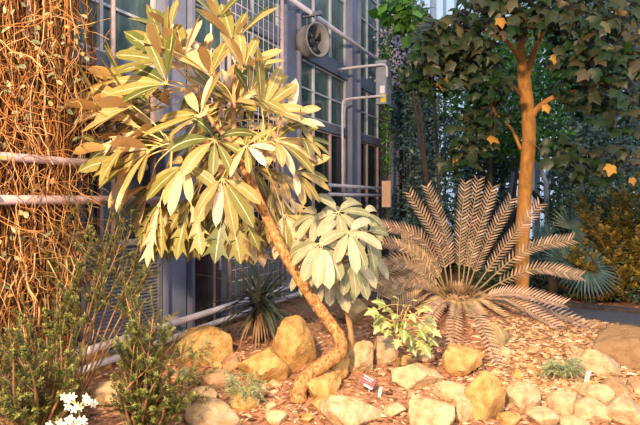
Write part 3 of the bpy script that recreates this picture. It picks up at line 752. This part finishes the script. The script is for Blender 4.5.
def fan_branches(R, n, xr, yr, D0, D1, bow=.1):
    return [(at(rnd(R, *xr), yr[0] + (yr[1] - yr[0]) * R.random() ** .8, rnd(R, D0, D1)), V((rnd(R, -bow, bow), rnd(R, -bow, bow), rnd(R, 0, bow)))) for _ in range(n)]
shrub('dark green conifer shrub spreading in front of the low pipes', 'shrub', on_ground(140, 3.35), fan_branches(R, 22, (118, 198), (335, 425), 2.95, 3.6) + fan_branches(R, 14, (126, 176), (298, 350), 3.0, 3.5), 41)
shrub('dark conifer shrub filling the bottom corner below the dry creeper', 'shrub', on_ground(30, 3.25), fan_branches(R, 28, (-20, 76), (322, 425), 2.85, 3.5), 42, dens=360)
shrub('tall open conifer with olive shoots standing between the creeper and the cream leaves', 'shrub', on_ground(70, 3.8), [(at(x, y, d), V((b - .05, 0, .12))) for (x, y, d, b) in
      [(66, 210, 3.9, -.1), (75, 228, 3.85, -.05), (92, 205, 4.0, 0), (108, 222, 3.95, .05), (121, 213, 4.0, .08), (133, 222, 4.1, .1), (143, 235, 4.1, .12), (120, 245, 3.9, .05), (88, 250, 3.8, 0), (104, 262, 3.8, .05), (137, 262, 4.0, .1), (76, 275, 3.75, -.05), (118, 283, 3.8, 0), (150, 262, 4.15, .15), (146, 275, 4.0, .1), (70, 300, 3.7, 0), (62, 320, 3.6, 0)]], 43, side=(10, 15), sl=(.10, .22), br=.009, start=.5)
shrub('thin dark conifer seedling among the creeper stems', 'shrub', on_ground(50, 3.55), fan_branches(R, 12, (18, 78), (285, 345), 3.4, 3.7, .06), 44, side=(4, 8))

# white flowers
def flower_plant(label, px, py, D, n, seed):
    R = random.Random(seed); b = on_ground(px, D); root = thing('white_flower', label, 'flower', b, 'white flowers in the conifers')
    c = at(px, py, D); m = MB(); m.tube(catmull([b - V((0, 0, .02)), b.lerp(c, .5) + V((.02, 0, 0)), c], 4), .004, 5); m.build('stem', M['lime'], root)
    for k in range(n):
        p = c + V((rnd(R, -.085, .085), rnd(R, -.04, .04), rnd(R, -.03, .035))); mb = MB(); A = V((rnd(R, -.5, .5), -1, rnd(R, 0, .8))).normalized()
        a = A.orthogonal().normalized(); bb = A.cross(a)
        for j in range(5):
            w = j * 1.257; d = (a * math.cos(w) + bb * math.sin(w) + A * .35); leaflet(mb, p, d, A, .028, .02, .3, .2, 'round', rnd(R, .1, 1), 0, 4)
        o = mb.build('blossom', M['petal'], root)
        e = MB(); e.tube([p, p + A * .01], [.006, .003], 6); e.build('blossom_eye', M['yellowpetal'], o)
        t = MB(); t.tube([c - V((0, 0, .03)), p], .002, 4); t.build('flower_stalk', M['lime'], root)
flower_plant('white flower cluster blooming among the dark conifer shoots, upper one', 78, 402, 3.0, 13, 1)
flower_plant('white flower cluster at the very bottom edge under the other one', 68, 422, 2.85, 9, 2)

# ------------------------------------------------------------------ strap leaved plant
R = random.Random(61)
sb = on_ground(258, 5.3); root = thing('strap_plant', 'dark strap leaved rosette in front of the wire trellis behind the leaning stem', 'plant', sb)
sc_ = at(258, 298, 5.3); m = MB(); m.tube([sb - V((0, 0, .05)), sc_], [.06, .05], 8); m.build('stem', M['bark_dark'], root)
for k in range(84):
    w = rnd(R, 0, 6.28); el = rnd(R, -.6, 1.1); d = V((math.cos(w) * math.cos(el), math.sin(w) * math.cos(el) * .7, math.sin(el)))
    mb = MB(); p = sc_ + V((0, 0, rnd(R, -.18, .08)))
    leaflet(mb, p, d, V((-d.x * d.z, -d.y * d.z - .05, 1.01)), rnd(R, .42, .78), rnd(R, .035, .055), rnd(R, .4, 1.2), .25, 'strap', max(.01, R.random()), 0, 9)
    mb.build('leaf', M['strap'], root)
mb = MB()
for k in range(30):
    w = rnd(R, 0, 6.28); d = V((math.cos(w), math.sin(w), rnd(R, -.8, .1)))
    leaflet(mb, sc_ - V((0, 0, rnd(R, .1, .22))), d, V((0, -.2, 1)), rnd(R, .25, .5), .025, 1.6, .2, 'strap', max(.01, R.random()), 0, 6)
mb.build('dry_skirt', M['strap_dry'], root)

# ------------------------------------------------------------------ lobed small leaves
LOBE = [(0, -.05), (.20, -.12), (.48, -.02), (.30, .22), (.62, .42), (.28, .50), (.20, .66), (0, 1.0), (-.20, .66), (-.28, .50), (-.62, .42), (-.30, .22), (-.48, -.02), (-.20, -.12)]
STAR = [(0, 0), (.22, -.08), (.42, .02), (.46, .26), (.60, .58), (.36, .58), (.24, .76), (0, 1.12), (-.24, .76), (-.36, .58), (-.60, .58), (-.46, .26), (-.42, .02), (-.22, -.08)]
def flatleaf(mb, base, d, N, L, outline, tint, m=0, cup=.25, asp=1.0):
    d = V(d).normalized(); s = d.cross(V(N)).normalized(); up = s.cross(d)
    b = len(mb.v); mb.vert(base + d * L * .42 + up * L * .05)
    for (x, y) in outline:
        mb.vert(base + s * x * L * asp + d * y * L - up * cup * L * (x * x + (y - .42) ** 2 * .6))
    n = len(outline)
    for i in range(n):
        j = (i + 1) % n; mb.face((b, b + 1 + i, b + 1 + j), ((.4, 0), (outline[i][1], outline[i][0]), (outline[j][1], outline[j][0])), m, tint)
R = random.Random(71)
lb = hit(398, 374); root = thing('lime_seedling', 'young seedling with lime green lobed leaves on a thin brown stem among the rocks', 'seedling', lb)
D = lb.y; stc = catmull([lb - V((0, 0, .03)), at(397, 352, D), at(400, 325, D), at(406, 305, D)], 5); m = MB(); m.tube(stc, [lerp(.012, .005, i / (len(stc) - 1)) for i in range(len(stc))], 6); m.build('stem', M['twig'], root)
for (px, py) in [(384, 303), (398, 298), (412, 300), (424, 306), (382, 316), (396, 314), (411, 314), (428, 318), (388, 330), (404, 330), (420, 330), (433, 330), (412, 344), (424, 346), (398, 340), (406, 322), (376, 310), (390, 308), (404, 305), (418, 310), (388, 322), (398, 322), (416, 322), (426, 326), (381, 324), (410, 336), (418, 340), (430, 338)]:
    dd = D - rnd(R, .0, .25); c = at(px, py, dd); mb = MB(); A = V((px - 405, -25, rnd(R, 10, 25))).normalized()
    v = V((px - 405 + rnd(R, -8, 8), rnd(R, -22, -8), -(py - 310) * .8 + rnd(R, -14, 4))).normalized()
    flatleaf(mb, c, v, V((0, -.6, .8)), rnd(R, 10, 14) / F * dd, LOBE, R.random(), 0, .4)
    o = mb.build('leaf', M['lime'], root); q = MB(); q.tube(petiole(stc[R.randint(7, 15)], c, R, .05, .003, .002)[0], .0025, 4); q.build('petiole', M['petiole'], o)

# ------------------------------------------------------------------ feathery herbs
def herb(label, px, py, w, h, n, seed):
    R = random.Random(seed); b = hit(px, py + h * .35); root = thing('feathery_herb', label, 'herb', b, 'low feathery herbs')
    D = b.y; mb = MB(); st = MB()
    for k in range(n):
        tip = at(px + R.uniform(-w / 2, w / 2), py + R.uniform(-h / 2, h * .4), D + rnd(R, -.18, .12))
        if tip.z < gz(tip.x, tip.y) + .03: tip.z = gz(tip.x, tip.y) + .03
        c = catmull([b, b.lerp(tip, .6) + V((0, 0, .06)), tip], 5); st.tube(c, .002, 3, 0, 0, False)
        for j in range(22):
            x = rnd(R, .35, 1) * (len(c) - 1); i = min(int(x), len(c) - 2); p = c[i].lerp(c[i + 1], x - i); d = V((rnd(R, -1, 1), rnd(R, -1, 1), rnd(R, -.2, .7)))
            leaflet(mb, p, d, V((0, -.5, 1)), rnd(R, .02, .045), .008, .3, .1, 'oval', max(.01, R.random()), 0, 3)
    st.build('stems', M['lime'], root); mb.build('foliage', M['feather'], root)
herb('feathery grey green herb over the ochre rocks beside the bent stem base', 246, 392, 46, 42, 60, 1)
herb('feathery herb sprouting against the big yellow boulder beside the dark conifer', 196, 352, 34, 38, 26, 2)
herb('pale green herb low between the dark conifer and the brown tinged rock', 186, 380, 26, 22, 18, 3)
herb('low spreading grey green herb on the orange gravel', 564, 372, 52, 24, 60, 4)
herb('small sprig of herb beside the dry creeper foot', 98, 330, 30, 26, 16, 5)

# plant labels
lp = hit(370, 392); root = thing('plant_label', 'plum coloured plant label tilted on a short white stake', 'label', lp)
c = at(368, 382, lp.y - .03); a = V((.86, -.2, -.45)).normalized(); n_ = V((-.1, -.75, .65)); n_ = (n_ - a * n_.dot(a)).normalized(); bb = n_.cross(a)
def lf(p): return c + a * p.x + bb * p.y + n_ * p.z
m = MB(); m.box((-.055, -.040, -.003), (.055, .040, .003), lf); m.build('plate', M['label_red'], root, False)
m = MB()
for (y, x0, x1) in ((.031, -.05, .03), (-.030, -.02, .05), (-.037, -.02, .05)): m.box((x0, y - .004, .003), (x1, y + .004, .0045), lf)
for k in range(9): m.box((-.045 + k * .008, .008, .003), (-.040 + k * .008, .014, .0042), lf)
m.build('lettering', M['white'], root, False)
m = MB(); m.tube([lp - V((0, 0, .04)), c - n_ * .006], .006, 6); m.build('stake', M['white'], root)
tp_ = hit(379, 398); root = thing('plant_tag', 'small white plant tag stuck in the soil beside the plum label', 'tag', tp_)
m = MB(); m.box((-.012, -.002, -.02), (.012, .002, .085), lambda p: tp_ + V((p.x + p.z * .15, p.y - p.z * .2, p.z))); m.build('strip', M['white'], root, False)
tp2 = hit(586, 383); root = thing('plant_tag', 'small white plant tag standing beside the low herb on the gravel', 'tag', tp2)
m = MB(); m.box((-.02, -.002, -.02), (.02, .002, .10), lambda p: tp2 + V((p.x + p.z * .1, p.y - p.z * .2, p.z))); m.build('strip', M['white'], root, False)

# ------------------------------------------------------------------ big-leaved tree
R = random.Random(91)
tb = on_ground(522, 7.4); root = thing('big_leaf_tree', 'tree with a straight orange brown trunk and broad lobed grey green leaves', 'tree', tb)
t_ = catmull([tb - V((0, 0, .1)), at(522, 250, 7.4), at(525, 190, 7.35), at(529, 135, 7.3), at(526, 95, 7.3), at(523, 72, 7.3)], 6); nn = len(t_)
m = MB(); m.tube(t_, [lerp(.103, .088, i / (nn - 1)) * (1 + .03 * math.sin(i * 1.7)) for i in range(nn)], 14); m.build('trunk', M['bark_tree'], root)
tips = []
for pts, r0 in (([at(523, 76, 7.3), at(520, 35, 7.25), at(516, -10, 7.2), at(508, -60, 7.1)], .075), ([at(525, 82, 7.3), at(533, 55, 7.25), at(543, 30, 7.15), at(556, -20, 7.0)], .06),
                ([at(529, 122, 7.3), at(538, 108, 7.2), at(552, 98, 7.05), at(575, 90, 6.9), at(600, 68, 6.7), at(625, 50, 6.5)], .05), ([at(521, 60, 7.25), at(505, 40, 7.0), at(478, 30, 6.8), at(450, 40, 6.7)], .035),
                ([at(521, 150, 7.3), at(512, 130, 7.2), at(500, 118, 7.0), at(492, 108, 6.9)], .025), ([at(543, 30, 7.15), at(575, 15, 6.9), at(610, 10, 6.7), at(650, 12, 6.5)], .035), ([at(526, 100, 7.3), at(500, 75, 7.1), at(475, 70, 7.0)], .025)):
    c = catmull(pts, 5); m = MB(); m.tube(c, [lerp(r0, .012, i / (len(c) - 1)) for i in range(len(c))], 8); m.build('branch', M['bark_tree'], root); tips += c[3:]
mb = MB(); ye = MB(); tw = MB()
# leaf clusters: centre px, radius px (x,y), depth, spread in depth, count, tint range
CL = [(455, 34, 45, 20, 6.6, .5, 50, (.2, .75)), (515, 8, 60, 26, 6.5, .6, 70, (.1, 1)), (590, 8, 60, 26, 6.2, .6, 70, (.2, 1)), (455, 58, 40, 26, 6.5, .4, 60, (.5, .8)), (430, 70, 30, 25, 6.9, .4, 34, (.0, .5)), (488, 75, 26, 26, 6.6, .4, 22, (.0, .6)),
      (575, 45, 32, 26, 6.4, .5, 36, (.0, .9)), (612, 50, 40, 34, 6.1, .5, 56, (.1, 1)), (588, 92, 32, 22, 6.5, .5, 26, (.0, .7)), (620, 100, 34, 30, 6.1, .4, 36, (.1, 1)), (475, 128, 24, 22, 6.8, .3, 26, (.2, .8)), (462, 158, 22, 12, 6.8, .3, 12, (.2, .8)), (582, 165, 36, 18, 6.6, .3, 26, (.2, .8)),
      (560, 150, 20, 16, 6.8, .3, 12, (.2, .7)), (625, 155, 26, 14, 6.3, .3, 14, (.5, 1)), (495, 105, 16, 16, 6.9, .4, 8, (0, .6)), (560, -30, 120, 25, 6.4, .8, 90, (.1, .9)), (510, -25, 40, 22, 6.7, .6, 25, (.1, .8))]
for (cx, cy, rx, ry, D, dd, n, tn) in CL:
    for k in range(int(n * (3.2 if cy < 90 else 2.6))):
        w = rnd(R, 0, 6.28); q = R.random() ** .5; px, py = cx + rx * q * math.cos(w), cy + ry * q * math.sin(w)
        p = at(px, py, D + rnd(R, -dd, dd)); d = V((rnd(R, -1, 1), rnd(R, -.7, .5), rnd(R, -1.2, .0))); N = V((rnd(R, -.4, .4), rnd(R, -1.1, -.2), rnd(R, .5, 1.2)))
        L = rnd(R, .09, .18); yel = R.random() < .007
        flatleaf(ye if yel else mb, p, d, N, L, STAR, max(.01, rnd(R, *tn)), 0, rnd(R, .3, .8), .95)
        dn = d.normalized()
        tq = min(tips, key=lambda q_: (q_ - p).length)
        if k % 3 == 0 and (tq - p).length < .5:
            pts, _ = petiole(tq, p, R, .1)
            tw.tube(pts, .004, 3, 0, 0, False)
for (px, py) in [(549, 14), (556, 55), (640, 28), (632, 52), (638, 70), (595, 50), (620, 8), (612, 165), (632, 178), (500, 18), (545, 105)]:
    flatleaf(ye, at(px, py, 6.0), V((rnd(R, -.5, .5), -.2, -1)), V((0, -1, .4)), rnd(R, .08, .14), STAR, R.random(), 0, .3)
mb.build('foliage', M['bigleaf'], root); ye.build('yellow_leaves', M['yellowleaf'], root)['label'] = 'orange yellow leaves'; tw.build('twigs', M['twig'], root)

# ------------------------------------------------------------------ background trees and bushes
def bush(name, label, cat, base, blobs, n, ls, mat, seed, trunk=.08, asp=.5, group='dark trees behind the bed'):
    R = random.Random(seed); root = thing(name, label, cat, base, group); mb = MB()
    for k in range(n):
        c, r = blobs[k % len(blobs)]; d = V((R.gauss(0, 1), R.gauss(0, 1), R.gauss(0, 1))).normalized(); q = R.random() ** .33
        p = c + V((d.x * r.x, d.y * r.y, d.z * r.z)) * q
        if p.z < .02: p.z = rnd(R, .03, .4)
        if p.dot(wn) + WD < .15: p = p - wn * (p.dot(wn) + WD - .2)
        l = ls * rnd(R, .6, 1.3); e = V((rnd(R, -1, 1), rnd(R, -1, 1), rnd(R, -1, .4))).normalized(); N = (d + V((0, -.5, .6))); s = e.cross(N).normalized(); up = s.cross(e)
        b = len(mb.v)
        for v in (p, p + e * l * .45 + s * l * asp * .5 + up * l * .06, p + e * l, p + e * l * .45 - s * l * asp * .5 + up * l * .06): mb.vert(v)
        t = max(.001, min(1, R.random() * .8 + .2 * R.random()))
        mb.face((b, b + 1, b + 2, b + 3), None, 0, t)
    mb.build('foliage', M[mat], root)
    m = MB()
    for c, r in blobs: m.tube(catmull([base - V((0, 0, .1)), base.lerp(c, .5) + V((rnd(R, -.1, .1), 0, 0)), c], 4), [lerp(trunk, .015, i / 8) for i in range(9)], 7)
    m.build('trunk', M['bark_dark'], root)
    return root
def B(px, py, D, rx, ry, rd=None): return (at(px, py, D), V((rx / F * D, rd if rd else rx / F * D, ry / F * D)))
def G(px, D): return V(((px - 320) / F * D, D, max(-.05, gz((px - 320) / F * D, D))))
bush('evergreen_tree', 'dense dark evergreen beyond the cycad, next to the glass wall', 'tree', G(425, 11.5), [B(425, 150, 11.5, 36, 45, .9), B(415, 215, 11.3, 34, 40, .8), B(445, 190, 11.2, 34, 55, .8), B(430, 105, 11.8, 34, 30, .8)], 6500, .10, 'dark3', 1)
bush('evergreen_tree', 'small leaved green tree showing behind the top of the orange brown trunk', 'tree', G(500, 10.5), [B(490, 90, 10.5, 50, 45, 1.0), B(520, 130, 10.6, 50, 34, .9), B(560, 60, 10.8, 60, 46, 1.0), B(485, 62, 10.8, 34, 30, .8)], 6000, .13, 'dark2', 2)
bush('evergreen_tree', 'blue green spreading tree behind the hanging leaf clusters', 'tree', G(610, 11.0), [B(590, 130, 10.8, 42, 28, .9), B(625, 150, 11, 42, 55, 1.0), B(630, 80, 11.2, 60, 50, 1.0), B(575, 190, 11.5, 34, 34, .8), B(505, 160, 12.2, 22, 22, .8)], 6500, .12, 'dark3', 3)
bush('evergreen_tree', 'dark round evergreen filling the gap above the fan palms', 'tree', G(590, 9.6), [B(585, 215, 9.8, 42, 30, .7), B(615, 190, 9.6, 36, 36, .7), B(560, 250, 9.6, 32, 24, .6), B(630, 240, 9.4, 40, 50, .7)], 5000, .09, 'dark1', 4)
bush('evergreen_tree', 'tall bluish evergreen behind the cycad fronds and beside the trunk', 'tree', G(480, 12.5), [B(480, 210, 12.5, 38, 45, .9), B(470, 150, 12.6, 40, 40, .9), B(455, 250, 12.2, 44, 30, .9), B(500, 262, 12.4, 40, 26, .8)], 6000, .10, 'dark1', 5)
bush('evergreen_tree', 'tall green treetop against the glass gable above everything', 'tree', G(580, 14.5), [B(600, 20, 14.5, 70, 50, 1.4), B(640, 100, 14.5, 50, 80, 1.4), B(520, 10, 14.5, 50, 45, 1.3), B(575, 100, 14.8, 34, 50, 1.0), B(550, 270, 14.0, 60, 40, 1.0), B(610, 250, 14.0, 60, 60, 1.0), B(660, 180, 13.5, 40, 80, 1.0)], 6500, .17, 'dark2', 6)
bush('evergreen_tree', 'tall dense hedge like tree closing the view at the far gable', 'tree', G(600, 15.6), [B(486, 150, 15.6, 38, 60, .8), B(488, 230, 15.6, 40, 60, .8), B(570, 180, 15.4, 26, 120, .8), B(615, 120, 15.4, 45, 140, .8), B(600, 30, 15.6, 80, 60, .8), B(525, 90, 15.6, 40, 70, .8), B(655, 160, 15.2, 45, 140, .8)], 9000, .22, 'dark1', 16)
bush('ground_bush', 'low dark bush hugging the far side of the path', 'bush', G(570, 9.3), [B(540, 290, 9.2, 45, 18, .5), B(590, 292, 8.9, 45, 18, .5), B(635, 300, 8.5, 36, 18, .5), B(500, 280, 9.6, 40, 20, .5)], 4200, .08, 'dark1', 7)
bush('hanging_creeper', 'leafy creeper trailing down the cable to the hanging wooden board', 'creeper', V((hb.x, hb.y, 1.9)), [B(385, 75, 9.85, 6, 16, .1), B(386, 105, 9.85, 5, 16, .08), B(385, 135, 9.85, 5, 16, .08), B(387, 162, 9.85, 6, 16, .1), B(386, 50, 9.85, 8, 14, .1)], 620, .07, 'dark2', 8, .01, .6, 'climbers on the wall')
fl = bush('flowering_climber', 'climber with pale small flowers spreading over the top of the glass wall', 'climber', G(404, 12.6), [B(398, 40, 12.4, 18, 30, .5), B(412, 20, 12.2, 18, 24, .5), B(405, 75, 12.2, 16, 26, .5), B(425, 45, 12, 14, 26, .5), B(400, 115, 12.2, 16, 30, .5)], 3600, .10, 'dark3', 9, .03, .6, 'climbers on the wall')
R = random.Random(10); mb = MB()
for k in range(800):
    px, py = R.gauss(405, 12), R.uniform(4, 85); leaflet(mb, at(px, py, 11.6 + rnd(R, -.1, .5)), V((rnd(R, -1, 1), -.3, rnd(R, -1, 1))), V((0, -1, .3)), rnd(R, .06, .10), .06, .2, .1, 'round', max(.01, R.random()), 0, 3)
mb.build('blossoms', M['pinkpetal'], fl)
bush('leafy_branch_tree', 'slender tree with bright green leaves reaching over the flowering climber', 'tree', G(440, 9.8), [B(412, 22, 9.6, 24, 16, .4), B(430, 40, 9.6, 24, 20, .4), B(400, 8, 9.6, 22, 14, .4)], 240, .26, 'dark2', 11, .05, .7)

# ------------------------------------------------------------------ fan palms
R = random.Random(13)
def fan_palm(label, px, D, leaves):
    b = G(px, D); root = thing('fan_palm', label, 'palm', b, 'fan palms beyond the bed')
    hub = at(px, leaves[0][1] + 22, D); hub.z = max(hub.z, b.z + .2)
    m = MB(); m.tube([b - V((0, 0, .1)), hub], [.09, .07], 9); m.build('trunk', M['bark_dark'], root)
    for (lx, ly, L, ang, dz) in leaves:
        c = at(lx, ly, D + dz); l = L / F * D * .85; mb = MB(); dr = V((math.cos(ang), -.35, math.sin(ang))).normalized(); N = V((0, -.8, .6)); N = (N - dr * N.dot(dr)).normalized(); s = dr.cross(N)
        for k in range(26):
            w = -2.0 + 4.0 * k / 25; d = dr * math.cos(w) + s * math.sin(w) + N * .1
            leaflet(mb, c, d, N, l * (1 - .18 * abs(w) / 2) * rnd(R, .92, 1.05), l * .085, .25, .35, 'strap', max(.01, rnd(R, .1, 1)), 0, 5)
        o = mb.build('frond', M['palm'], root); q = MB(); q.tube(petiole(hub, c, R, .1, .01, .008)[0], .009, 5); q.build('petiole', M['palm'], o)
fan_palm('blue green fan palm at the foot of the orange brown trunk', 553, 8.6, [(548, 238, 34, 2.6, 0), (572, 229, 36, .9, .1), (561, 262, 38, 2.8, -.3), (566, 262, 34, 1.2, -.2), (540, 262, 30, 3.3, .2)])
fan_palm('blue green fan palm beside the golden conifer, lowest over the path', 590, 8.3, [(586, 268, 42, -.5, -.2), (582, 270, 38, -1.9, -.1), (598, 256, 36, .5, .1), (580, 258, 34, 2.4, .2)])

# golden conifer
R = random.Random(15)
shrub('golden olive conifer bush at the picture edge beyond the grey path', 'shrub', G(632, 8.4), [(at(rnd(R, 578, 672), 203 + 95 * R.random() ** .8, rnd(R, 7.9, 8.9)), V((rnd(R, -.1, .1), 0, rnd(R, 0, .1)))) for _ in range(70)] + [(at(632, 195, 8.4), V((0, 0, 0))), (at(620, 206, 8.3), V((0, 0, 0))), (at(645, 190, 8.4), V((0, 0, 0)))], 45, 'golden', 'golden_conifer', .07, (10, 15), (.2, .44), 130, .018)
# dark slanting prop behind the trunk
m = MB(); m.tube([G(505, 11) , at(513, 172, 11.0)], .05, 8); m.tube([at(540, 168, 10.5), at(546, 182, 10.5), G(548, 10.5)], .05, 8)
tag(m.build('garden_prop', M['boxgrey']), 'dark bent steel prop showing beside the orange brown trunk', 'prop')
